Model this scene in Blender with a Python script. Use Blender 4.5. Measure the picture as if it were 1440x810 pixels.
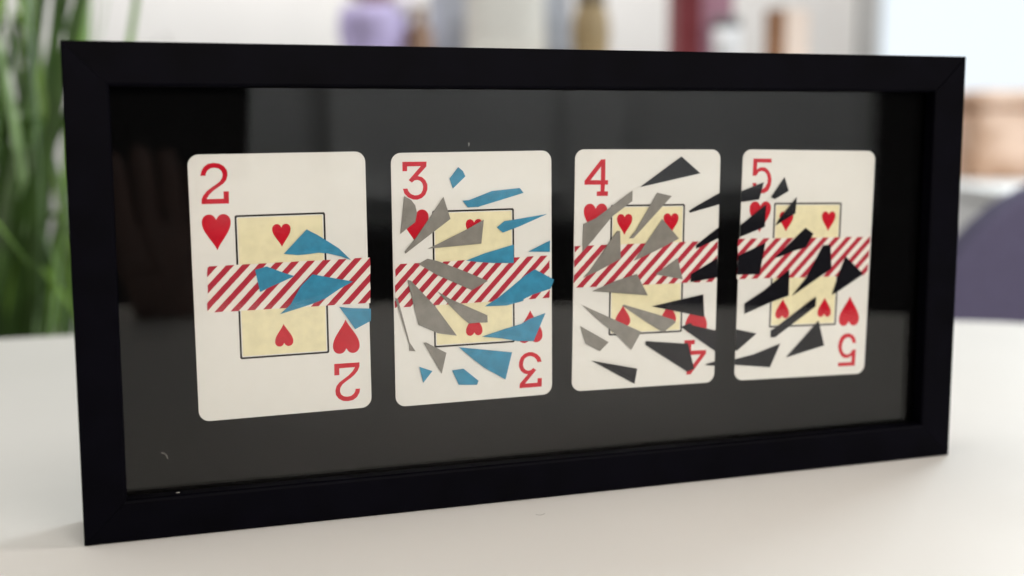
import bpy, bmesh, math, random
from mathutils import Vector, Matrix
from mathutils.geometry import tessellate_polygon

for o in list(bpy.data.objects): bpy.data.objects.remove(o)
SC = bpy.context.scene
COL = SC.collection
MM = 0.001

# ------------------------------------------------------------------ camera
cam = bpy.data.cameras.new("camera"); cam_o = bpy.data.objects.new("camera", cam); COL.objects.link(cam_o)
CAM = Vector((0.003113, -0.41284, 0.135464))
yaw, pit, roll = 0.333178, -0.131697, -0.001994
fw = Vector((math.sin(yaw)*math.cos(pit), math.cos(yaw)*math.cos(pit), math.sin(pit)))
r0 = Vector((math.cos(yaw), -math.sin(yaw), 0)); u0 = r0.cross(fw)
rr = r0*math.cos(roll) + u0*math.sin(roll); uu = -r0*math.sin(roll) + u0*math.cos(roll)
cam_o.matrix_world = Matrix(((rr.x, uu.x, -fw.x, CAM.x), (rr.y, uu.y, -fw.y, CAM.y), (rr.z, uu.z, -fw.z, CAM.z), (0, 0, 0, 1)))
cam.sensor_width = 36; cam.sensor_fit = 'HORIZONTAL'; cam.lens = 1760.703/1440*36
cam.clip_start = 0.01; cam.clip_end = 50
cam.dof.use_dof = True; cam.dof.focus_distance = 0.434; cam.dof.aperture_fstop = 5.2; cam.dof.aperture_blades = 0
SC.camera = cam_o

# ------------------------------------------------------------------ world and lamps
w = bpy.data.worlds.new("World"); SC.world = w; w.use_nodes = True
bg = w.node_tree.nodes["Background"]; bg.inputs[0].default_value = (0.9, 0.93, 1.0, 1); bg.inputs[1].default_value = 0.01
def area(name, loc, target, sx, sy, power, col):
    l = bpy.data.lights.new(name, 'AREA'); l.shape = 'RECTANGLE'; l.size = sx; l.size_y = sy; l.energy = power; l.color = col
    o = bpy.data.objects.new(name, l); COL.objects.link(o); o.location = loc
    o.rotation_euler = (Vector(target)-Vector(loc)).to_track_quat('-Z', 'Y').to_euler(); return o
area("window_light", (2.23, 1.34, 1.0), (0.15, 0, 0), 0.8, 1.1, 31, (0.84, 0.95, 1.0))
area("back_wall_fill", (0.45, 2.6, 1.6), (0.9, 3.7, 0.35), 3.0, 0.5, 40, (1.0, 0.99, 0.98))  # added fill aimed at the back wall to brighten it, no known lamp
area("overhead_light", (-0.55, 0.5, 1.8), (-0.45, 0.45, 0), 2.4, 2.2, 27, (0.985, 0.96, 0.90))
area("front_light", (0.35, -1.4, 0.58), (0.2, 0, 0.08), 1.4, 0.5, 15.0, (1.0, 0.885, 0.775))
area("side_light", (2.45, -0.52, 1.15), (0.1, 0, 0.0), 0.6, 0.8, 25, (1.0, 0.92, 0.85))
area("door_fill", (0.85, -1.62, 0.95), (0.95, -2.0, 0.15), 1.3, 0.15, 19, (0.92, 0.96, 1.0))  # added unseen wall-washer, lifts the door's mirror image in the glass
vs = SC.view_settings; vs.view_transform = 'Standard'; vs.look = 'None'; vs.exposure = 0.05; vs.gamma = 1.0; vs.use_curve_mapping = False
SC.cycles.use_denoising = True

# ------------------------------------------------------------------ helpers
def tag(o, label=None, cat=None, group=None, kind=None):
    if label: o["label"] = label
    if cat: o["category"] = cat
    if group: o["group"] = group
    if kind: o["kind"] = kind
    return o
def empty(name, loc=(0, 0, 0), rot=(0, 0, 0)):
    o = bpy.data.objects.new(name, None); COL.objects.link(o); o.location = loc; o.rotation_euler = rot; o.empty_display_size = 0.02; return o
def mesh_obj(name, verts, faces, mat, parent=None, smooth=False, bevel=0, seg=2):
    me = bpy.data.meshes.new(name); me.from_pydata([tuple(v) for v in verts], [], [tuple(f) for f in faces])
    bm = bmesh.new(); bm.from_mesh(me); bmesh.ops.recalc_face_normals(bm, faces=bm.faces)
    if bevel: bmesh.ops.bevel(bm, geom=bm.edges[:], offset=bevel, segments=seg, affect='EDGES', profile=0.5)
    bm.to_mesh(me); bm.free()
    if smooth: me.polygons.foreach_set("use_smooth", [True]*len(me.polygons))
    me.materials.append(mat); o = bpy.data.objects.new(name, me); COL.objects.link(o)
    if parent: o.parent = parent
    return o
def box(name, lo, hi, mat, parent=None, bevel=0, seg=2):
    (a, b, c), (d, e, f) = lo, hi
    v = [(a,b,c),(d,b,c),(d,e,c),(a,e,c),(a,b,f),(d,b,f),(d,e,f),(a,e,f)]
    return mesh_obj(name, v, [(0,1,2,3),(4,5,6,7),(0,1,5,4),(1,2,6,5),(2,3,7,6),(3,0,4,7)], mat, parent, bevel=bevel, seg=seg)
def lathe(name, prof, mat, parent=None, n=40, loc=(0, 0, 0)):
    v, f = [], []
    for r, z in prof:
        for k in range(n):
            a = 2*math.pi*k/n; v.append((loc[0]+r*math.cos(a), loc[1]+r*math.sin(a), loc[2]+z))
    for i in range(len(prof)-1):
        for k in range(n): f.append((i*n+k, i*n+(k+1) % n, (i+1)*n+(k+1) % n, (i+1)*n+k))
    f.append(tuple(range(n-1, -1, -1))); f.append(tuple(range((len(prof)-1)*n, len(prof)*n)))
    return mesh_obj(name, v, f, mat, parent, smooth=True)
def tube(name, pts, rad, mat, parent=None, n=6):
    v, f = [], []; pts = [Vector(p) for p in pts]
    for i, p in enumerate(pts):
        t = (pts[min(i+1, len(pts)-1)]-pts[max(i-1, 0)]).normalized()
        a = t.cross(Vector((0.31, 0.22, 0.92))).normalized(); b = t.cross(a)
        rd = rad[i] if isinstance(rad, (list, tuple)) else rad
        for k in range(n): v.append(p+a*rd*math.cos(2*math.pi*k/n)+b*rd*math.sin(2*math.pi*k/n))
    for i in range(len(pts)-1):
        for k in range(n): f.append((i*n+k, i*n+(k+1) % n, (i+1)*n+(k+1) % n, (i+1)*n+k))
    f.append(tuple(range(n))); f.append(tuple(range((len(pts)-1)*n, len(pts)*n)))
    return mesh_obj(name, v, f, mat, parent, smooth=True)

def mat(name, col, rough=0.6, var=0.06, scale=30, bump=0, bscale=400, spec=0.5, coat=0, emit=None, col2=None, lo=0.35, hi=0.65):
    m = bpy.data.materials.new(name); m.use_nodes = True; nt = m.node_tree; N = nt.nodes; L = nt.links
    p = N["Principled BSDF"]; p.inputs["Roughness"].default_value = rough; p.inputs["Specular IOR Level"].default_value = spec
    p.inputs["Coat Weight"].default_value = coat
    tc = N.new("ShaderNodeTexCoord")
    nz = N.new("ShaderNodeTexNoise"); nz.inputs["Scale"].default_value = scale; nz.inputs["Detail"].default_value = 6
    L.new(tc.outputs["Object"], nz.inputs["Vector"])
    cr = N.new("ShaderNodeValToRGB"); cr.color_ramp.elements[0].position = lo; cr.color_ramp.elements[1].position = hi
    c2 = col2 or tuple(min(1, c*(1+var)) for c in col); c1 = col if col2 else tuple(c*(1-var) for c in col)
    cr.color_ramp.elements[0].color = (*c1, 1); cr.color_ramp.elements[1].color = (*c2, 1)
    L.new(nz.outputs["Fac"], cr.inputs["Fac"]); L.new(cr.outputs["Color"], p.inputs["Base Color"])
    if bump:
        n2 = N.new("ShaderNodeTexNoise"); n2.inputs["Scale"].default_value = bscale; n2.inputs["Detail"].default_value = 4
        L.new(tc.outputs["Object"], n2.inputs["Vector"])
        b = N.new("ShaderNodeBump"); b.inputs["Strength"].default_value = bump; b.inputs["Distance"].default_value = 0.0002
        L.new(n2.outputs["Fac"], b.inputs["Height"]); L.new(b.outputs["Normal"], p.inputs["Normal"])
    if emit:
        p.inputs["Emission Color"].default_value = (*emit[:3], 1); p.inputs["Emission Strength"].default_value = emit[3]
    return m

M = dict(
 frame=mat("black_lacquered_wood", (0.0014, 0.0013, 0.0031), 0.5, 0.3, 60, 0.15, 700, 0.03),
 board=mat("black_backing_board", (0.0022, 0.0022, 0.0024), 0.9, 0.3, 900, 0.2, 1500, 0.02),
 card=mat("card_paper", (0.775, 0.765, 0.74), 0.45, 0.008, 200, 0.05, 1800, 0.3),
 yellow=mat("pale_yellow_print", (0.80, 0.735, 0.49), 0.5, 0.05, 250, 0, 1, 0.3),
 line=mat("black_print_line", (0.010, 0.008, 0.007), 0.6, 0.2, 300, 0, 1, 0.08),
 red=mat("red_print", (0.54, 0.007, 0.024), 0.6, 0.07, 250, 0, 1, 0.08),
 blue=mat("blue_paper", (0.027, 0.235, 0.40), 0.55, 0.13, 260, 0.3, 1600, 0.3),
 grey=mat("grey_paper", (0.222, 0.210, 0.192), 0.6, 0.10, 260, 0.3, 1600, 0.3),
 dark=mat("charcoal_paper", (0.007, 0.007, 0.0105), 0.8, 0.15, 500, 0.25, 1600, 0.06),
 table=mat("white_table_laminate", (0.79, 0.775, 0.745), 0.5, 0.012, 9, 0.04, 700, 0.08),
 white=mat("white_paint", (0.80, 0.79, 0.77), 0.6, 0.015, 6),
 wall=mat("wall_paint", (0.82, 0.81, 0.79), 0.8, 0.02, 4),
 lint=mat("pale_lint", (0.75, 0.72, 0.68), 0.8),
 lint_dark=mat("dark_lint", (0.10, 0.08, 0.07), 0.8),
)
nt = M["table"].node_tree; tn = nt.nodes.new("ShaderNodeTexNoise"); tn.inputs["Scale"].default_value = 14; tn.inputs["Detail"].default_value = 8
mr = nt.nodes.new("ShaderNodeMapRange"); mr.inputs["To Min"].default_value = 0.34; mr.inputs["To Max"].default_value = 0.62
nt.links.new(nt.nodes["Texture Coordinate"].outputs["Object"], tn.inputs["Vector"]); nt.links.new(tn.outputs["Fac"], mr.inputs["Value"]); nt.links.new(mr.outputs["Result"], nt.nodes["Principled BSDF"].inputs["Roughness"])
# thin clear glass: clear straight through, mirror share by Schlick's law on either face
g = bpy.data.materials.new("clear_glass"); g.use_nodes = True; nt = g.node_tree; nt.nodes.clear()
out = nt.nodes.new("ShaderNodeOutputMaterial"); mx = nt.nodes.new("ShaderNodeMixShader"); tr = nt.nodes.new("ShaderNodeBsdfTransparent")
gl = nt.nodes.new("ShaderNodeBsdfGlossy"); gl.inputs["Roughness"].default_value = 0.0
tr.inputs["Color"].default_value = (0.985, 0.99, 0.985, 1)
lw = nt.nodes.new("ShaderNodeLayerWeight"); lw.inputs["Blend"].default_value = 0.5
pw = nt.nodes.new("ShaderNodeMath"); pw.operation = 'POWER'; pw.inputs[1].default_value = 5
ml = nt.nodes.new("ShaderNodeMath"); ml.operation = 'MULTIPLY_ADD'; ml.inputs[1].default_value = 0.974; ml.inputs[2].default_value = 0.026
nt.links.new(lw.outputs["Facing"], pw.inputs[0]); nt.links.new(pw.outputs[0], ml.inputs[0]); nt.links.new(ml.outputs[0], mx.inputs[0])
nt.links.new(tr.outputs[0], mx.inputs[1]); nt.links.new(gl.outputs[0], mx.inputs[2]); nt.links.new(mx.outputs[0], out.inputs[0])
M["glass"] = g
def stripe_mat(i, a, b, c):
    m = bpy.data.materials.new("red_striped_paper"); m.use_nodes = True; nt = m.node_tree; N = nt.nodes; L = nt.links
    p = N["Principled BSDF"]; p.inputs["Roughness"].default_value = 0.5; p.inputs["Specular IOR Level"].default_value = 0.3
    tc = N.new("ShaderNodeTexCoord"); d = N.new("ShaderNodeVectorMath"); d.operation = 'DOT_PRODUCT'
    d.inputs[1].default_value = (a*1000, 0, b*1000); L.new(tc.outputs["Object"], d.inputs[0])
    nz = N.new("ShaderNodeTexNoise"); nz.inputs["Scale"].default_value = 500; L.new(tc.outputs["Object"], nz.inputs["Vector"])
    ad = N.new("ShaderNodeMath"); ad.operation = 'ADD'; ad.inputs[1].default_value = c; L.new(d.outputs["Value"], ad.inputs[0])
    wob = N.new("ShaderNodeMath"); wob.operation = 'MULTIPLY_ADD'; wob.inputs[1].default_value = 0.05; L.new(nz.outputs["Fac"], wob.inputs[0]); L.new(ad.outputs[0], wob.inputs[2])
    fr = N.new("ShaderNodeMath"); fr.operation = 'FRACT'; L.new(wob.outputs[0], fr.inputs[0])
    lt = N.new("ShaderNodeMath"); lt.operation = 'LESS_THAN'; lt.inputs[1].default_value = 0.50; L.new(fr.outputs[0], lt.inputs[0])
    n2 = N.new("ShaderNodeTexNoise"); n2.inputs["Scale"].default_value = 350; n2.inputs["Detail"].default_value = 5; L.new(tc.outputs["Object"], n2.inputs["Vector"])
    cr = N.new("ShaderNodeValToRGB"); cr.color_ramp.elements[0].position = 0.3; cr.color_ramp.elements[1].position = 0.7
    cr.color_ramp.elements[0].color = (0.38, 0.008, 0.028, 1); cr.color_ramp.elements[1].color = (0.46, 0.014, 0.040, 1); L.new(n2.outputs["Fac"], cr.inputs["Fac"])
    mx = N.new("ShaderNodeMix"); mx.data_type = 'RGBA'; mx.inputs["A"].default_value = (0.82, 0.785, 0.73, 1)
    L.new(lt.outputs[0], mx.inputs["Factor"]); L.new(cr.outputs["Color"], mx.inputs["B"]); L.new(mx.outputs["Result"], p.inputs["Base Color"])
    return m

# ------------------------------------------------------------------ table (rounded outline seen by its far edge and in the glass)
ctrl = [(0.537,-0.327),(0.655,-0.15),(0.690,0.06),(0.610,0.262),(0.40,0.345),(0.18,0.405),(-0.03,0.435),(-0.27,0.40),(-0.46,0.22),(-0.52,-0.08),(-0.43,-0.37),(-0.21,-0.53),(0.045,-0.542),(0.295,-0.462)]
def closed_spline(c, k=10):
    o = []; n = len(c)
    for i in range(n):
        p0, p1, p2, p3 = (Vector(c[(i+j-1) % n]) for j in range(4))
        for s in range(k):
            t = s/k; o.append(0.5*((2*p1)+(p2-p0)*t+(2*p0-5*p1+4*p2-p3)*t*t+(3*p1-p0-3*p2+p3)*t**3))
    return o
tb = empty("table", (0.1, -0.05, -0.74)); tag(tb, "white table with rounded outline that the black frame stands on", "table")
oc = closed_spline(ctrl); n = len(oc); ox, oy = 0.1, -0.05
cx = sum(p.x for p in oc)/n; cy = sum(p.y for p in oc)/n
v = []
for ins, z in ((0, -0.028), (0, -0.003), (0.001, -0.001), (0.003, 0.0)):
    for p in oc:
        d = (Vector((cx, cy))-p).normalized()*ins; v.append((p.x+d.x-ox, p.y+d.y-oy, z+0.74))
f = [(i*n+k, i*n+(k+1) % n, (i+1)*n+(k+1) % n, (i+1)*n+k) for i in range(3) for k in range(n)]
f += [tuple(range(n-1, -1, -1)), tuple(range(3*n, 4*n))]
mesh_obj("table_top", v, f, M["table"], tb)
for lx, ly in ((-0.35, -0.28), (0.35, -0.20), (-0.30, 0.28), (0.32, 0.22)):
    lathe("leg", [(0.016, 0), (0.024, 0.71)], M["white"], tb, 20, (lx, ly, 0))

# ------------------------------------------------------------------ what the glass mirrors: floor, pale door and dark cabinet behind the viewer
fl = box("floor", (-3.5, -3.2, -0.80), (4.0, 4.0, -0.741), mat("dark_floor", (0.035, 0.03, 0.027), 0.6)); tag(fl, kind="structure")
dr = empty("door", (1.01, -2.0, -0.74)); tag(dr, "pale panelled door mirrored in the upper part of the glass", "door")
box("door_leaf", (-0.80, -0.045, 0), (0.70, 0, 2.05), M["white"], dr, 0.003)
for a, b, c, d_ in ((-0.55, -0.04, 0.72, 1.9), (0.10, 0.64, 0.72, 1.9)):
    t_ = 0.022
    box("moulding", (a, 0.0, c), (b, 0.030, c+t_), M["white"], dr, 0.004); box("moulding", (a, 0.0, d_-t_), (b, 0.030, d_), M["white"], dr, 0.004)
    box("moulding", (a, 0.0, c+t_), (a+t_, 0.030, d_-t_), M["white"], dr, 0.004); box("moulding", (b-t_, 0.0, c+t_), (b, 0.030, d_-t_), M["white"], dr, 0.004)
cb = empty("cabinet", (0.9, -1.85, -0.74)); tag(cb, "low dark cabinet mirrored as a dark band across the middle of the glass", "cabinet")
dk = mat("dark_wood", (0.006, 0.006, 0.008), 0.7, 0.3, 12, spec=0.1)
box("carcass", (-1.5, -0.13, 0.04), (1.3, 0.13, 0.655), dk, cb, 0.003); box("top_board", (-1.51, -0.135, 0.657), (1.31, 0.14, 0.678), dk, cb, 0.003)
for x0 in (-1.49, -0.78, -0.07, 0.64): box("door_panel", (x0, 0.131, 0.06), (x0+0.64, 0.146, 0.64), dk, cb, 0.003)
for x0 in (-1.4, 1.2):
    for y0 in (-0.1, 0.1): box("foot", (x0-0.02, y0-0.02, 0), (x0+0.02, y0+0.02, 0.038), dk, cb)

# ------------------------------------------------------------------ shadow box frame
FW, FH, FD, RW, LIP, RAB = 334.8, 160.4, 29.0, 13.8, 5.7, 9.6
fr = empty("picture_frame", (FW/2*MM, FD/2*MM, 0.0002))
tag(fr, "black shadow box frame holding four playing cards, standing on the white table", "picture frame")
def rail(name, L_, rot, off, gv=(0.05, 0.05)):
    # profile in (s, y): s from the outside edge inwards, y into depth
    ch = 0.35
    prof = [(ch, 0), (RW-1.1, 0), (RW-0.32, 0.32), (RW, 1.1), (RW, LIP), (RAB, LIP), (RAB, FD), (ch, FD), (0, FD-ch), (0, ch)]
    v = []
    for side in (0, 1):
        for s, y in prof:
            e = 0.02+(gv[side] if y < 0.01 else 0)                # a fine V groove at each mitre
            x = (s+e) if side == 0 else (L_-s-e)
            v.append(((x-L_/2)*MM, (y-FD/2)*MM, s*MM))
    n = len(prof)
    f = [(k, (k+1) % n, n+(k+1) % n, n+k) for k in range(n)]+[tuple(range(n)), tuple(range(n, 2*n))]
    o = mesh_obj(name, v, f, M["frame"], fr)
    o.rotation_euler = (0, rot, 0); o.location = off; return o
rail("bottom_rail", FW, 0, (0, 0, 0))
rail("top_rail", FW, math.pi, (0, 0, FH*MM), (0.2, 0.03))
rail("side_rail", FH, math.pi/2, (-FW/2*MM, 0, FH/2*MM))
rail("side_rail", FH, -math.pi/2, (FW/2*MM, 0, FH/2*MM), (0.05, 0.2))
a0 = RAB+0.3
box("glass_pane", ((a0-FW/2)*MM, (LIP+0.05-FD/2)*MM, a0*MM), ((FW/2-a0)*MM, (LIP+1.6-FD/2)*MM, (FH-a0)*MM), M["glass"], fr)
box("backing_board", ((a0-FW/2)*MM, (8.54-FD/2)*MM, a0*MM), ((FW/2-a0)*MM, (11.0-FD/2)*MM, (FH-a0)*MM), M["board"], fr)

# ------------------------------------------------------------------ the cards (sizes in millimetres, local x across, z up, face towards -y)
CARDS=[[67.0218,80.7978,0.0094],[134.6379,80.581,0.0058],[201.9712,80.7821,-0.0103],[269.9433,79.8741,-0.0193]]
STRIPE=[[0.1864,-0.1831,5.843],[0.1947,-0.1876,3.3429],[0.1899,-0.1832,6.2939],[0.1891,-0.1855,7.577]]
BAND=[[[-24.49,7.69],[30.22,8.1],[29.88,-7.69],[-25.15,-7.77]],[[-28.49,6.09],[28.61,6.73],[28.46,-8.73],[-29.11,-9.2]],[[-29.12,9.44],[29.13,10.16],[29.11,-5.48],[-29.37,-5.81]],[[-30.1,10.62],[28.92,10.63],[28.64,-4.75],[-30.03,-4.89]]]
NUM={'2':[[[-25.5,37.52],[-25.16,39.03],[-24.32,40.41],[-22.91,41.38],[-21.13,41.66],[-19.36,41.42],[-17.9,40.54],[-16.93,39.15],[-16.75,37.62],[-17.21,36.02],[-18.25,34.76],[-19.88,33.68],[-21.51,32.59],[-22.94,31.27],[-23.87,29.85],[-18.34,29.84],[-18.32,32.22],[-16.57,32.21],[-16.66,28.2],[-25.51,28.25],[-25.45,29.74],[-24.84,31.08],[-23.76,32.38],[-22.26,33.54],[-20.63,34.58],[-19.29,35.59],[-18.53,36.78],[-18.36,37.98],[-18.75,39.08],[-19.63,39.78],[-20.92,40.05],[-22.18,39.88],[-23.2,39.18],[-23.75,38.2],[-23.86,37.48]]],
 '3':[[[-25.4,41.37],[-16.76,41.3],[-16.87,39.65],[-20.0,36.41],[-18.52,36.0],[-17.31,34.91],[-16.59,33.36],[-16.66,31.58],[-17.39,29.89],[-18.65,28.78],[-20.28,28.23],[-21.82,28.31],[-23.55,29.12],[-24.84,30.43],[-25.41,32.14],[-23.76,32.18],[-23.42,31.24],[-22.57,30.28],[-21.26,29.74],[-20.04,29.79],[-18.97,30.36],[-18.34,31.45],[-18.14,32.81],[-18.47,33.96],[-19.16,34.7],[-20.12,35.06],[-21.17,34.91],[-22.15,34.17],[-23.26,35.04],[-18.89,39.77],[-23.7,39.78],[-23.77,38.14],[-25.42,38.13]]],
 '4':[[[-19.25,40.81],[-17.51,40.86],[-17.47,33.29],[-16.3,33.28],[-16.32,31.67],[-17.53,31.68],[-17.68,29.23],[-16.27,29.21],[-16.29,27.51],[-20.76,27.56],[-20.74,29.21],[-19.28,29.24],[-19.23,31.65],[-25.6,31.7],[-25.63,33.08]],[[-23.27,33.33],[-19.21,38.19],[-19.21,33.3]]],
 '5':[[[-24.89,41.07],[-17.03,41.04],[-17.01,39.55],[-23.13,39.55],[-23.22,37.04],[-21.67,37.75],[-19.8,37.76],[-18.32,36.83],[-17.18,35.2],[-16.65,33.1],[-16.96,30.76],[-17.94,28.88],[-19.61,27.95],[-21.47,27.85],[-23.37,28.65],[-24.49,30.05],[-24.94,31.82],[-23.25,31.82],[-22.92,30.52],[-21.92,29.49],[-20.48,29.49],[-19.29,30.29],[-18.51,31.83],[-18.38,33.56],[-18.88,35.1],[-19.78,36.03],[-21.07,36.4],[-22.38,36.02],[-23.38,34.57],[-25.01,34.52]]]}
SHARD={
0:[
  ["B",[[0.67,10.73],[8.63,18.66],[12.34,16.58],[16.47,13.8],[19.38,11.78],[23.44,7.56],[20.15,8.99],[15.51,10.22],[12.36,10.61],[8.78,10.27],[5.43,10.09]]],
  ["B",[[-9.08,5.78],[-5.24,6.75],[0.65,4.24],[3.94,3.03],[-0.7,1.17],[-4.05,-0.12],[-7.69,-1.8]]],
  ["B",[[-1.29,-9.66],[2.35,-6.58],[5.9,-0.66],[10.02,3.35],[16.95,1.72],[23.96,0.11],[19.39,-2.03],[14.18,-5.15],[9.05,-6.98]]],
  ["B",[[18.92,-8.38],[22.69,-9.03],[29.94,-9.65],[29.83,-13.89],[24.2,-16.42],[21.67,-12.4]]]],
1:[
  ["B",[[-5.48,39.19],[-3.86,37.83],[-2.97,35.94],[-7.53,31.8],[-8.69,35.26]]],
  ["B",[[-3.99,27.44],[-1.67,27.55],[6.82,30.56],[17.27,31.36],[18.64,29.6],[1.5,25.11],[-2.19,25.05]]],
  ["B",[[8.56,17.61],[11.4,19.77],[14.54,20.09],[27.57,21.76],[16.41,17.46],[10.73,15.69]]],
  ["B",[[20.32,8.5],[28.63,12.19],[28.61,8.07]]],
  ["B",[[-2.98,6.27],[3.69,8.53],[14.75,11.26],[14.7,4.65],[6.89,4.99],[0.9,5.66]]],
  ["G",[[-25.02,29.59],[-22.67,28.25],[-21.22,26.31],[-20.61,23.57],[-21.32,20.52],[-26.64,16.59]]],
  ["G",[[-10.97,28.92],[-8.53,21.2],[-24.99,9.66],[-25.27,10.37],[-20.51,15.84]]],
  ["G",[[3.68,20.5],[2.59,12.13],[-16.87,11.08],[-12.73,12.79],[-2.28,17.52]]],
  ["G",[[-20.45,5.86],[-17.08,7.53],[-13.6,6.64],[-4.61,2.96],[4.97,-1.34],[-1.05,-4.4],[-6.95,-1.54],[-13.68,1.63]]],
  ["G",[[-24.51,0.39],[-23.2,0.15],[-14.31,-9.77],[-6.8,-20.38],[-13.84,-19.03],[-20.78,-15.63]]],
  ["G",[[-13.68,-4.14],[-9.3,-6.92],[-4.78,-9.16],[4.61,-13.69],[4.72,-16.29],[0.65,-16.13],[-2.21,-16.32],[-4.84,-14.03],[-9.33,-9.35]]],
  ["G",[[-29.04,-5.6],[-27.98,-6.06],[-24.09,-21.65],[-21.98,-25.01],[-24.27,-24.62],[-24.23,-22.83]]],
  ["B",[[3.81,-10.43],[9.09,-7.47],[14.26,-3.72],[18.99,-0.15],[22.79,2.0],[30.16,-2.12],[28.85,-5.36],[22.26,-7.04],[18.46,-8.55],[18.22,-9.3],[11.86,-10.53]]],
  ["B",[[2.65,-21.29],[11.06,-19.08],[17.43,-17.65],[20.65,-16.01],[26.78,-14.22],[22.21,-24.2],[16.11,-23.8],[9.76,-22.35]]],
  ["B",[[-6.05,-24.64],[13.85,-27.81],[11.28,-37.57],[3.34,-32.7],[-1.62,-28.57]]],
  ["B",[[-20.74,-30.59],[-16.02,-32.5],[-19.39,-36.46]]],
  ["B",[[-8.7,-32.79],[-4.48,-32.49],[1.09,-37.29],[0.45,-38.71],[-6.3,-38.19]]],
  ["G",[[-19.08,-22.1],[-18.16,-22.04],[-10.83,-26.25],[-12.66,-33.65]]]],
2:[
  ["D",[[-3.56,30.7],[12.97,41.88],[20.97,35.61]]],
  ["G",[[-26.13,7.39],[-25.96,17.45],[-21.2,19.49],[-6.76,29.38],[-6.68,25.58],[-14.59,20.0],[-20.76,13.08],[-21.73,11.87]]],
  ["G",[[-7.59,11.87],[-5.09,14.6],[3.4,28.55],[9.38,27.25],[-6.04,11.84]]],
  ["G",[[-25.78,-2.16],[-23.38,0.13],[-12.59,14.65],[-11.35,14.62],[-10.85,4.43],[-19.95,0.03]]],
  ["G",[[-5.52,3.45],[5.69,18.74],[12.78,11.3],[3.25,6.96]]],
  ["G",[[-22.03,-7.21],[-12.96,-3.85],[-4.27,-1.46],[0.46,-9.69]]],
  ["G",[[3.31,-1.84],[12.35,3.94],[14.73,-4.11]]],
  ["D",[[16.65,21.56],[19.39,23.21],[29.34,28.23],[29.2,23.9],[17.02,20.93]]],
  ["D",[[20.03,8.75],[29.2,15.06],[29.26,11.07],[20.07,7.3]]],
  ["D",[[18.02,-5.21],[18.2,-2.3],[29.14,3.49],[29.21,-3.83]]],
  ["D",[[2.33,-13.9],[23.48,-10.16],[24.16,-18.81]]],
  ["G",[[-25.81,-12.38],[-17.23,-16.27],[-1.92,-23.35],[-5.94,-29.98],[-11.7,-24.34],[-20.55,-17.18]]],
  ["G",[[-9.9,-13.13],[-9.09,-12.85],[3.84,-16.83],[11.53,-19.38],[12.25,-20.37],[7.13,-23.96],[-0.23,-19.51]]],
  ["G",[[-26.61,-20.02],[-15.23,-26.55],[-18.66,-29.83],[-24.38,-26.73]]],
  ["D",[[-21.74,-33.24],[-3.39,-37.23],[-4.36,-42.91]]],
  ["D",[[0.09,-26.99],[16.34,-28.75],[17.53,-28.42],[20.51,-38.64],[17.56,-39.58],[-0.02,-28.38]]],
  ["D",[[14.54,-22.26],[18.58,-20.84],[19.31,-21.83],[29.47,-24.36],[29.29,-32.25]]],
  ["D",[[25.58,-37.11],[29.35,-36.28],[29.4,-37.97],[25.59,-37.44]]]],
3:[
  ["D",[[-29.58,28.73],[-20.33,32.12],[-21.89,25.57],[-29.67,24.66]]],
  ["D",[[-16.72,26.44],[-11.24,34.08],[-9.09,28.78],[-15.21,25.67]]],
  ["D",[[-14.31,15.51],[-12.81,17.99],[-5.64,26.36],[-5.79,20.13]]],
  ["D",[[-29.54,15.77],[-18.8,23.62],[-19.06,15.09],[-29.54,11.38]]],
  ["D",[[-29.96,4.09],[-18.39,8.92],[-20.43,-3.22],[-30.11,-3.13]]],
  ["D",[[-14.05,2.97],[-0.89,14.47],[2.64,12.23],[-0.5,6.97],[-5.05,5.77],[-11.68,3.47]]],
  ["D",[[-5.6,-11.95],[0.38,-5.18],[7.3,7.58],[10.49,7.79],[11.62,-1.79],[7.21,-4.27]]],
  ["D",[[12.49,-12.07],[15.34,-3.37],[17.81,3.04],[26.43,-4.14],[15.98,-10.3]]],
  ["D",[[-26.41,-14.37],[-18.23,-9.7],[-7.42,-1.69],[-7.12,-11.81],[-15.31,-14.28],[-26.23,-18.31]]],
  ["D",[[-14.31,-25.34],[-12.77,-24.61],[5.09,-12.63],[5.15,-16.41],[-12.47,-28.07],[-14.31,-28.0]]],
  ["D",[[-6.92,-36.22],[6.79,-22.27],[9.93,-32.21]]],
  ["D",[[-29.51,-24.3],[-20.7,-26.25],[-28.94,-32.71],[-29.63,-32.38]]],
  ["D",[[-29.6,-35.99],[-21.81,-34.53],[-10.09,-30.66],[-14.09,-39.85],[-29.64,-38.1]]]],
}

CW, CH, CT = 58.8, 88.9, 0.30
rng = random.Random(7)
def tri_fill(loops):
    pts = [Vector((x, z, 0)) for l in loops for x, z in l]
    return pts, tessellate_polygon([[Vector((x, z, 0)) for x, z in l] for l in loops])
def flat(name, loops, h, m, parent):                 # flat print h mm in front of the card's face
    pts, tr_ = tri_fill(loops)
    me = bpy.data.meshes.new(name); me.from_pydata([(p.x*MM, -h*MM, p.y*MM) for p in pts], [], tr_)
    bm = bmesh.new(); bm.from_mesh(me)
    for fc in bm.faces:
        fc.normal_update()
        if fc.normal.y > 0: fc.normal_flip()
    bm.to_mesh(me); bm.free()
    me.materials.append(m); o = bpy.data.objects.new(name, me); COL.objects.link(o); o.parent = parent; return o
def slab(name, loop, h0, h1, m, parent, lift=None):  # thin paper from h0 to h1 in front of the face
    n = len(loop); lift = lift or [0]*n
    _, tr_ = tri_fill([loop])
    v = [(x*MM, -(h0+lift[i])*MM, z*MM) for i, (x, z) in enumerate(loop)]+[(x*MM, -(h1+lift[i])*MM, z*MM) for i, (x, z) in enumerate(loop)]
    f = [tuple(n+i for i in t) for t in tr_]+[tuple(reversed(t)) for t in tr_]+[(k, (k+1) % n, n+(k+1) % n, n+k) for k in range(n)]
    return mesh_obj(name, v, f, m, parent)
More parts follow.
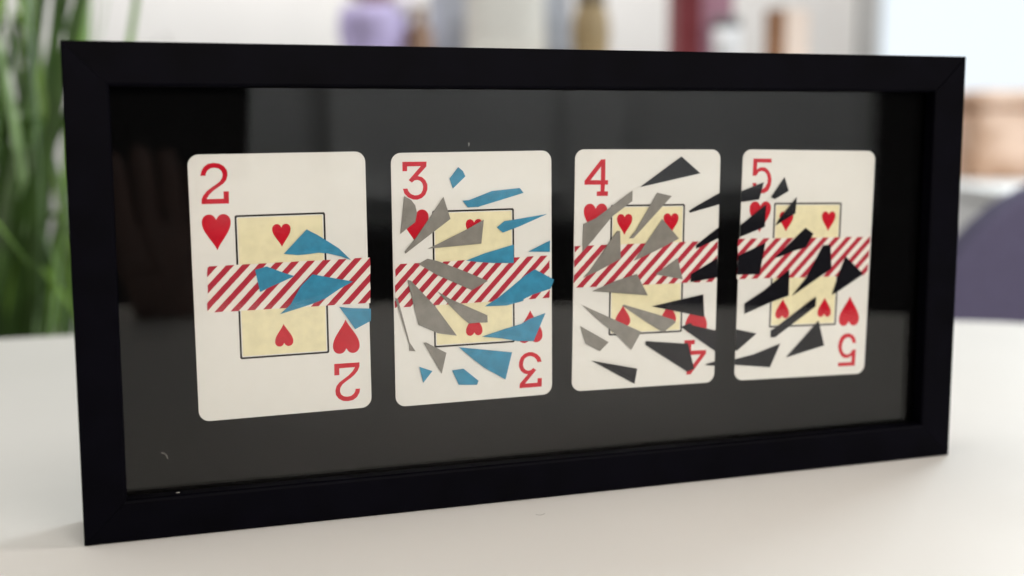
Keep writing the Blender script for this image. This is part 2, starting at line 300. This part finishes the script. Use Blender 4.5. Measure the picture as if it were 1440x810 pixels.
def rrect(w_, h_, r_, k=8):
    o = []
    for sx, sy, a0_ in ((1, 1, 0), (-1, 1, 90), (-1, -1, 180), (1, -1, 270)):
        for i in range(k+1):
            a = math.radians(a0_+90*i/k); o.append((sx*(w_/2-r_)+r_*math.cos(a), sy*(h_/2-r_)+r_*math.sin(a)))
    return o
def bez(p0, p1, p2, p3, k=9):
    return [tuple(((1-t)**3*a+3*(1-t)**2*t*b+3*(1-t)*t*t*c+t**3*d_) for a, b, c, d_ in zip(p0, p1, p2, p3)) for t in [i/k for i in range(k)]]
def heart(cx_, top, tip, w_):
    h_ = top-tip; hw = w_/2
    R = bez((0, tip), (hw*0.28, tip+h_*0.26), (hw, tip+h_*0.50), (hw, tip+h_*0.775))+bez((hw, tip+h_*0.775), (hw*1.0, top+h_*0.02), (hw*0.22, top+h_*0.09), (0, tip+h_*0.84))
    Lh = [(-x, z) for x, z in reversed(R[1:])]
    return [(cx_+x, z) for x, z in R]+[(cx_, tip+h_*0.84)]+[(cx_+x, z) for x, z in Lh]
def rot180(l): return [(-x, -z) for x, z in l]
LAB = [
 "two of hearts card with four blue paper shards, leftmost in the frame",
 "three of hearts card strewn with blue and grey paper shards",
 "four of hearts card strewn with grey and charcoal paper shards",
 "five of hearts card strewn with only charcoal shards, rightmost in the frame"]
SH = {'B': 'blue', 'G': 'grey', 'D': 'dark'}
for k in range(4):
    X, Z, a = CARDS[k]; rk = "2345"[k]
    c = empty("playing_card", (X*MM, 0.0082, Z*MM+0.0002), (0, -a, 0)); tag(c, LAB[k], "playing card")
    slab("card_sheet", rrect(CW, CH, 3.6), -CT, 0, M["card"], c)
    flat("panel_border", [rrect(30.2, 48.5, 0.7, 4), rrect(28.9, 47.2, 0.35, 4)], 0.012, M["line"], c)
    flat("yellow_panel", [rrect(28.3, 46.6, 0.2, 3)], 0.010, M["yellow"], c)
    for s in (0, 1):
        T = rot180 if s else (lambda l: l)
        flat("numeral", [T(l) for l in NUM[rk]], 0.012, M["red"], c)
        flat("index_heart", [T(heart(-21.05, 24.85, 12.9, 9.4))], 0.012, M["red"], c)
        for hx in ((0.2,) if k < 2 else (-9.45, 9.45)):
            flat("panel_heart", [T(heart(hx, 20.85, 13.1, 6.2))], 0.022, M["red"], c)
    b = BAND[k]; st = stripe_mat(k, *STRIPE[k])
    # band edges torn a little unevenly
    e = []
    for i in range(4):
        p, q = b[i], b[(i+1) % 4]; m_ = 14 if i % 2 == 0 else 6
        for j in range(m_):
            t = j/m_; jit = 0.06 if i % 2 == 0 else 0.16
            e.append((p[0]+(q[0]-p[0])*t+rng.uniform(-jit, jit)*(i % 2), p[1]+(q[1]-p[1])*t+rng.uniform(-jit, jit)*(1-i % 2)))
    slab("striped_band", e, 0.015, 0.15, st, c)
    for i, (cc, lp) in enumerate(SHARD[k]):
        lift = [rng.uniform(0, 0.42)*rng.random() for _ in lp]
        if k == 0 and i == 2: lift = [0, 0.05, 0.1, 0.5, 0.1, 0, 0.05, 0.42, 0.1]
        slab("paper_shard", lp, 0.17, 0.36+0.003*i, M[SH[cc]], c, lift)

# ------------------------------------------------------------------ lint
def lint(name, pts, r_, m, label):
    b0 = Vector(pts[0]); o = tube(name, [Vector(p)-b0 for p in pts], r_, m); o.location = b0; tag(o, label, "lint"); return o
lint("lint_fibre", [(0.0252, 0.0045, 0.0278), (0.0262, 0.0045, 0.0275), (0.0269, 0.0045, 0.0267), (0.0272, 0.0045, 0.0256)], 0.00005, M["lint"], "short pale curved hair on the glass near the lower left corner")
lint("lint_fibre", [(0.1318, 0.0045, 0.1285), (0.1319, 0.0045, 0.1278), (0.1318, 0.0045, 0.1272)], 0.00007, M["lint"], "tiny pale fleck on the glass above the three of hearts")
lint("lint_fibre", [(0.0292, 0.0025, 0.0143), (0.0298, 0.0022, 0.0145), (0.0304, 0.0026, 0.0143)], 0.00009, M["lint"], "tiny pale fleck on the inner ledge of the bottom rail")
lint("lint_fibre", [(0.1485, -0.0175, 0.0002), (0.1497, -0.0185, 0.0002), (0.1510, -0.0182, 0.0002), (0.1519, -0.0172, 0.0002)], 0.00004, M["lint_dark"], "fine dark hair lying on the table before the frame")

# ------------------------------------------------------------------ background, out of focus; u across, v away from the viewer, z above the table top
fx, fy = math.sin(yaw), math.cos(yaw)
def UV(u, v_, z): return Vector((CAM.x+u*fy+v_*fx, CAM.y-u*fx+v_*fy, z))
RZ = -yaw
wl = empty("wall", UV(-1.1, 4.05, -0.74), (0, 0, RZ)); tag(wl, kind="structure")
box("wall_face", (-1.9, 0, 0), (2.20, 0.1, 2.6), M["wall"], wl)
# window: from the end of the wall towards the right
A, B = UV(1.12, 4.02, 0), Vector((3.7, 1.6, 0))
wd = (B-A); wlen = wd.length; ang = math.atan2(wd.y, wd.x)
wn = empty("window", (A.x, A.y, -0.74), (0, 0, ang)); tag(wn, "bright daylit window with grey post at the right edge behind the frame", "window")
greyp = mat("grey_window_paint", (0.50, 0.50, 0.49), 0.5)
box("post", (-0.012, -0.03, 0), (0.040, 0.05, 2.6), greyp, wn, 0.003); box("post", (wlen-0.04, -0.03, 0), (wlen, 0.05, 2.6), greyp, wn, 0.003)
box("apron", (0.042, 0.0, 0), (wlen-0.042, 0.08, 0.66), M["wall"], wn); box("sill", (0.042, -0.06, 0.662), (wlen-0.042, 0.08, 0.69), M["white"], wn, 0.003)
day = mat("daylight_pane", (0.05, 0.05, 0.05), 0.3, emit=(0.86, 0.94, 1.0, 1.0))
box("pane", (0.042, 0.02, 0.692), (wlen-0.042, 0.03, 2.4), day, wn); box("head", (0.042, -0.01, 2.402), (wlen-0.042, 0.06, 2.6), M["white"], wn)

# tall white sideboard that carries the background things
M["side"] = mat("sideboard_paint", (0.72, 0.71, 0.70), 0.6, 0.015, 6)
sb = empty("sideboard", UV(-0.05, 3.08, -0.74), (0, 0, RZ)); tag(sb, "tall white sideboard behind the frame carrying the blurred vase, cushions and books", "sideboard")
box("carcass", (-0.85, -0.19, 0.06), (0.86, 0.19, 0.982), M["side"], sb, 0.003); box("top_board", (-0.86, -0.20, 0.984), (0.87, 0.20, 1.01), M["side"], sb, 0.004)
for i in range(3): box("drawer_front", (-0.84+i*0.565, -0.206, 0.10), (-0.84+i*0.565+0.55, -0.192, 0.96), M["side"], sb, 0.003)
for x0 in (-0.8, 0.81):
    for y0 in (-0.15, 0.15): box("foot", (x0-0.02, y0-0.02, 0), (x0+0.02, y0+0.02, 0.058), M["side"], sb)
ST = 0.2705
def on(u, v_=3.0, z=ST): return UV(u, v_, z)
def ball(name, c, r_, m, parent):
    return lathe(name, [(r_*0.3, -r_), (r_*0.85, -r_*0.5), (r_, 0), (r_*0.8, r_*0.55), (r_*0.25, r_)], m, parent, 14, c)
o = empty("vase", on(-0.322), (0, 0, RZ)); tag(o, "blurred lavender vase with reddish brown and white flower heads behind the frame", "vase")
lathe("body", [(0.055, 0), (0.072, 0.02), (0.086, 0.07), (0.084, 0.11), (0.074, 0.135), (0.068, 0.136), (0.060, 0.128)], mat("lavender_glaze", (0.55, 0.48, 0.78), 0.5, 0.1), o)
hm = mat("reddish_brown_heads", (0.30, 0.16, 0.13), 0.8, 0.3, 40); wm = mat("white_petals", (0.84, 0.80, 0.88), 0.7)
rg = random.Random(3)
for i in range(10): ball("flower_head", (rg.uniform(-0.060, 0.035), rg.uniform(-0.045, 0.045), rg.uniform(0.150, 0.225)), rg.uniform(0.022, 0.032), hm, o)
for i in range(4): ball("white_flower_head", (0.066+0.010*i, -0.03+0.02*i, 0.135+0.03*i), 0.030, wm, o)
o = empty("bottle", on(-0.212, 2.96), (0, 0, RZ)); tag(o, "small brown bottle between the lavender vase and the cushions", "bottle")
bm_ = mat("brown_glass", (0.27, 0.16, 0.10), 0.3)
lathe("body", [(0.028, 0), (0.030, 0.01), (0.030, 0.07), (0.014, 0.095), (0.014, 0.115)], bm_, o); lathe("cap", [(0.0165, 0.116), (0.0165, 0.13)], bm_, o)
def cushion(name, u, v_, w_, h_, t_, m, tilt, label):
    o = empty(name, on(u, v_), (tilt, 0, RZ)); tag(o, label, "cushion")
    nx = 16; vv, ff = [], []
    for sgn in (1, -1):
        for i in range(nx+1):
            for j in range(nx+1):
                x = -1+2*i/nx; z = -1+2*j/nx
                th = (max(0, 1-x**4)*max(0, 1-z**4))**0.5
                pull = 1-0.06*(1-abs(x)**2)*abs(z)**6-0.06*(1-abs(z)**2)*abs(x)**6
                vv.append((x*w_/2*pull, sgn*-t_/2*th, h_/2+z*h_/2*pull))
    for s in (0, 1):
        b_ = s*(nx+1)**2
        for i in range(nx):
            for j in range(nx):
                q = b_+i*(nx+1)+j; ff.append((q, q+nx+1, q+nx+2, q+1))
    mesh_obj("cover", vv, ff, m, o, smooth=True)
cushion("cushion", -0.028, 3.12, 0.37, 0.36, 0.11, mat("blue_grey_fabric", (0.42, 0.45, 0.50), 0.9, 0.12, 30), -0.12, "blurred blue grey cushion leaning behind the pale one")
cushion("cushion", -0.015, 3.00, 0.20, 0.30, 0.10, mat("cream_fabric", (0.74, 0.73, 0.68), 0.9, 0.06, 60), -0.10, "blurred cream cushion in front of the blue grey one")
o = empty("jar", on(0.185, 2.98), (0, 0, RZ)); tag(o, "blurred olive brown jar with dark lid right of the cushions", "jar")
lathe("body", [(0.030, 0), (0.042, 0.02), (0.046, 0.07), (0.042, 0.11), (0.034, 0.13), (0.034, 0.14)], mat("olive_brown_glaze", (0.33, 0.24, 0.12), 0.5, 0.15), o)
lathe("lid", [(0.036, 0.141), (0.036, 0.16), (0.026, 0.172), (0.010, 0.175), (0.010, 0.195)], mat("dark_lid", (0.17, 0.14, 0.10), 0.5), o)
def book(u, v_, w_, d_, h_, m, label, rz=0):
    o = empty("book", on(u, v_), (0, 0, RZ+rz)); tag(o, label, "book")
    box("cover", (-w_/2, 0, 0), (-w_/2+0.003, d_, h_), m, o); box("cover", (w_/2-0.003, 0, 0), (w_/2, d_, h_), m, o); box("spine", (-w_/2+0.003, 0, 0), (w_/2-0.003, 0.003, h_), m, o)
    box("pages", (-w_/2+0.0032, 0.0032, 0.003), (w_/2-0.0032, d_-0.004, h_-0.003), M["card"], o)
book(0.415, 2.98, 0.058, 0.17, 0.29, mat("dark_red_cloth", (0.17, 0.012, 0.020), 0.6), "blurred thick dark red book standing upright on the sideboard")
book(0.488, 3.04, 0.080, 0.12, 0.27, mat("mauve_cloth", (0.42, 0.22, 0.29), 0.7), "blurred mauve book standing beside the dark red one")
o = empty("mug", on(0.499, 2.96), (0, 0, RZ)); tag(o, "blurred white mug with black rim in front of the mauve book", "mug")
lathe("body", [(0.024, 0), (0.031, 0.008), (0.033, 0.080)], mat("white_ceramic", (0.70, 0.70, 0.71), 0.4), o); lathe("rim", [(0.0335, 0.081), (0.0335, 0.104), (0.029, 0.105)], mat("black_rim", (0.12, 0.12, 0.125), 0.4), o)
o = empty("carton", on(0.645, 3.0), (0, 0, RZ+0.65)); tag(o, "blurred carton with brown and peach sides near the grey window post", "carton")
box("side_panel", (-0.034, -0.026, 0), (-0.031, 0.034, 0.125), mat("brown_card", (0.36, 0.19, 0.10), 0.7), o)
box("front_panel", (-0.0308, -0.028, 0), (0.050, 0.034, 0.125), mat("peach_card", (0.74, 0.60, 0.51), 0.7), o)
# low white cabinet and storage box at the right
M["cab"] = mat("cabinet_paint", (0.88, 0.88, 0.87), 0.6, 0.015, 6)
lc = empty("low_cabinet", UV(1.42, 2.95, -0.74), (0, 0, RZ)); tag(lc, "low white cabinet under the orange brown box at the right edge", "cabinet")
box("carcass", (-0.45, -0.82, 0.05), (0.45, 0.25, 0.715), M["cab"], lc, 0.003); box("top_board", (-0.46, -0.83, 0.717), (0.46, 0.26, 0.74), M["cab"], lc, 0.004)
for i in range(2): box("door_panel", (-0.445+i*0.45, -0.834, 0.07), (-0.445+i*0.45+0.44, -0.822, 0.70), M["cab"], lc, 0.003)
for x0 in (-0.42, 0.42):
    for y0 in (-0.78, 0.22): box("foot", (x0-0.02, y0-0.02, 0), (x0+0.02, y0+0.02, 0.049), M["cab"], lc)
o = empty("storage_box", on(1.27, 3.0, 0.0005), (0, 0, RZ)); tag(o, "blurred orange brown storage box on the low cabinet at the right edge", "box")
om = mat("orange_brown_weave", (0.42, 0.23, 0.13), 0.8, col2=(0.82, 0.60, 0.47), scale=11)
box("body", (-0.225, -0.14, 0), (0.225, 0.14, 0.165), om, o, 0.03, 4); box("lid", (-0.23, -0.145, 0.166), (0.23, 0.145, 0.205), om, o, 0.018, 4)
box("handle_hole_shade", (-0.075, -0.143, 0.075), (-0.03, -0.1405, 0.125), mat("hole_shade_paint", (0.16, 0.14, 0.14), 0.8), o, 0.001)  # no real opening: a dark plate paints the shade of a handle hole

# slate chair behind the table at the right
ch = empty("chair", UV(0.62, 1.16, -0.74), (0, 0, RZ)); tag(ch, "blurred slate purple chair with rounded backrest behind the table", "chair")
sm = mat("slate_fabric", (0.145, 0.135, 0.235), 0.9, 0.06, 200)
def rounded_board(w_, z0, z1, r_, t_):
    L = []
    for sx, a0_ in ((1, 0), (-1, 90)):
        for i in range(15):
            a = math.radians(a0_+90*i/14); L.append((sx*(w_/2-r_)+r_*math.cos(a), z1-r_+r_*math.sin(a)))
    L += [(-w_/2+0.03, z0), (w_/2-0.03, z0)]
    return L
L_ = rounded_board(0.48, 0.36, 0.832, 0.17, 0.04); n = len(L_)
mesh_obj("backrest", [(x, -0.022, z) for x, z in L_]+[(x, 0.022, z) for x, z in L_], [tuple(range(n)), tuple(range(n, 2*n))]+[(k, (k+1) % n, n+(k+1) % n, n+k) for k in range(n)], sm, ch, bevel=0.008, seg=3)
box("seat", (-0.23, -0.44, 0.41), (0.23, -0.024, 0.46), sm, ch, 0.012)
for lx, ly in ((-0.2, -0.41), (0.2, -0.41), (-0.2, -0.05), (0.2, -0.05)): lathe("leg", [(0.011, 0), (0.015, 0.409)], dk, ch, 16, (lx, ly, 0))

# potted plant with long strap leaves at the left
pl = empty("potted_plant", (-0.10, 0.70, -0.74)); tag(pl, "tall potted plant with long green strap leaves left of the frame", "plant")
pm = mat("grey_pot", (0.35, 0.34, 0.33), 0.7)
lathe("pot", [(0.10, 0), (0.13, 0.02), (0.15, 0.30), (0.155, 0.31), (0.145, 0.312), (0.14, 0.29)], pm, pl); lathe("soil", [(0.138, 0.27), (0.137, 0.291)], mat("soil", (0.03, 0.02, 0.015), 0.9), pl)
leafm = [mat("leaf_mid_green", (0.17, 0.32, 0.05), 0.45, 0.3, 25), mat("leaf_dark_green", (0.045, 0.10, 0.018), 0.45, 0.3, 25), mat("leaf_blue_green", (0.32, 0.50, 0.24), 0.4, 0.2, 25)]
def leaf(pts, w_, m, tw):
    v_, f_ = [], []; pts = [Vector(p) for p in pts]; n_ = len(pts)
    for i, p in enumerate(pts):
        t = i/(n_-1); ww = w_/2*min(1, 0.35+3*t)*max(0.03, (1-t**3)); a = tw+0.7*t
        d = Vector((math.cos(a), math.sin(a), 0)); nn = Vector((-math.sin(a), math.cos(a), 0))
        v_ += [p-d*ww+nn*ww*0.25, p, p+d*ww+nn*ww*0.25]
    for i in range(n_-1):
        for j in (0, 1): f_.append((3*i+j, 3*i+j+1, 3*i+4+j, 3*i+3+j))
    mesh_obj("leaf", v_, f_, m, pl, smooth=True)
rg = random.Random(11)
for i in range(150):
    a = rg.uniform(0, 2*math.pi); r1 = 0.02+0.14*rg.random()**0.6; H = rg.uniform(0.75, 1.35); bx_, by_ = rg.uniform(-0.06, 0.06), rg.uniform(-0.06, 0.06)
    droop = rg.choice([0.1, 0.4, 0.7, 1.0, 1.2]); pts = []; p1, p2 = rg.uniform(0, 6), rg.uniform(0, 6)
    for s in range(17):
        t = s/16; rad = r1*(t**0.8)*(1+0.5*droop*t**3)
        pts.append((bx_+rad*math.cos(a)+0.026*t*math.sin(7*t+p1), by_+rad*math.sin(a)+0.026*t*math.cos(6*t+p2), 0.28+H*(t-droop*t**4*0.62)))
    leaf(pts, rg.uniform(0.006, 0.016), leafm[rg.choice([0, 0, 1, 1, 1, 1, 2])], rg.uniform(-1.4, 1.4))
for tx, ty, zt in ((0.175, -0.055, 1.14), (0.215, -0.04, 1.02)):
    leaf([(tx*(s/12)**0.75, ty*s/12, 0.28+zt*(s/12)**0.9) for s in range(13)], 0.011, leafm[0], 0.4)

# ------------------------------------------------------------------ the phone and the hand that hold the view, seen only mirrored in the glass
ph = empty("phone", UV(0.046, -0.0075, 0.131), (pit, 0, RZ)); tag(ph, "dark phone mirrored as the black area at the upper left of the glass", "phone")
pb = mat("black_phone_glass", (0.004, 0.004, 0.005), 0.35, spec=0.1)
box("body", (-0.076, -0.004, -0.036), (0.076, 0.004, 0.040), pb, ph, 0.0035, 3)
box("camera_plate", (-0.072, 0.0041, -0.002), (-0.034, 0.0055, 0.036), pb, ph, 0.0006)
hv = [(0.075, -0.60, -0.13), (0.070, -0.52, -0.03), (0.062, -0.475, 0.025), (0.056, -0.452, 0.055)]
hr = [0.032, 0.026, 0.025, 0.020]
he = [(0, 1), (1, 2), (2, 3)]
def chain(root, pts, rad):
    k = root
    for p, r_ in zip(pts, rad): hv.append(p); hr.append(r_); he.append((k, len(hv)-1)); k = len(hv)-1
for i, (x0, ln) in enumerate(((0.030, 0.92), (0.047, 1.0), (0.064, 0.96), (0.080, 0.78))):
    chain(3 if i in (1, 2) else 2, [(x0, -0.440-0.006*i, 0.066), (x0-0.003, -0.424-0.006*i, 0.066+0.024*ln), (x0-0.005, -0.417-0.006*i, 0.066+0.042*ln), (x0-0.006, -0.420-0.006*i, 0.066+0.056*ln)], [0.0100, 0.0088, 0.0080, 0.0068])
chain(2, [(0.030, -0.475, 0.050), (0.024, -0.468, 0.080), (0.028, -0.455, 0.104)], [0.014, 0.0105, 0.0085])
me = bpy.data.meshes.new("hand"); me.from_pydata(hv, he, []); hd = bpy.data.objects.new("hand", me); COL.objects.link(hd)
md = hd.modifiers.new("skin", 'SKIN'); md.use_smooth_shade = True
for sv, r_ in zip(me.skin_vertices[0].data, hr): sv.radius = (r_, r_)
me.skin_vertices[0].data[0].use_root = True
hd.modifiers.new("sub", 'SUBSURF').render_levels = 2
me.materials.append(mat("skin", (0.20, 0.11, 0.088), 0.6, 0.08, 60)); tag(hd, "hand holding the phone, mirrored faintly at the left of the glass", "hand")
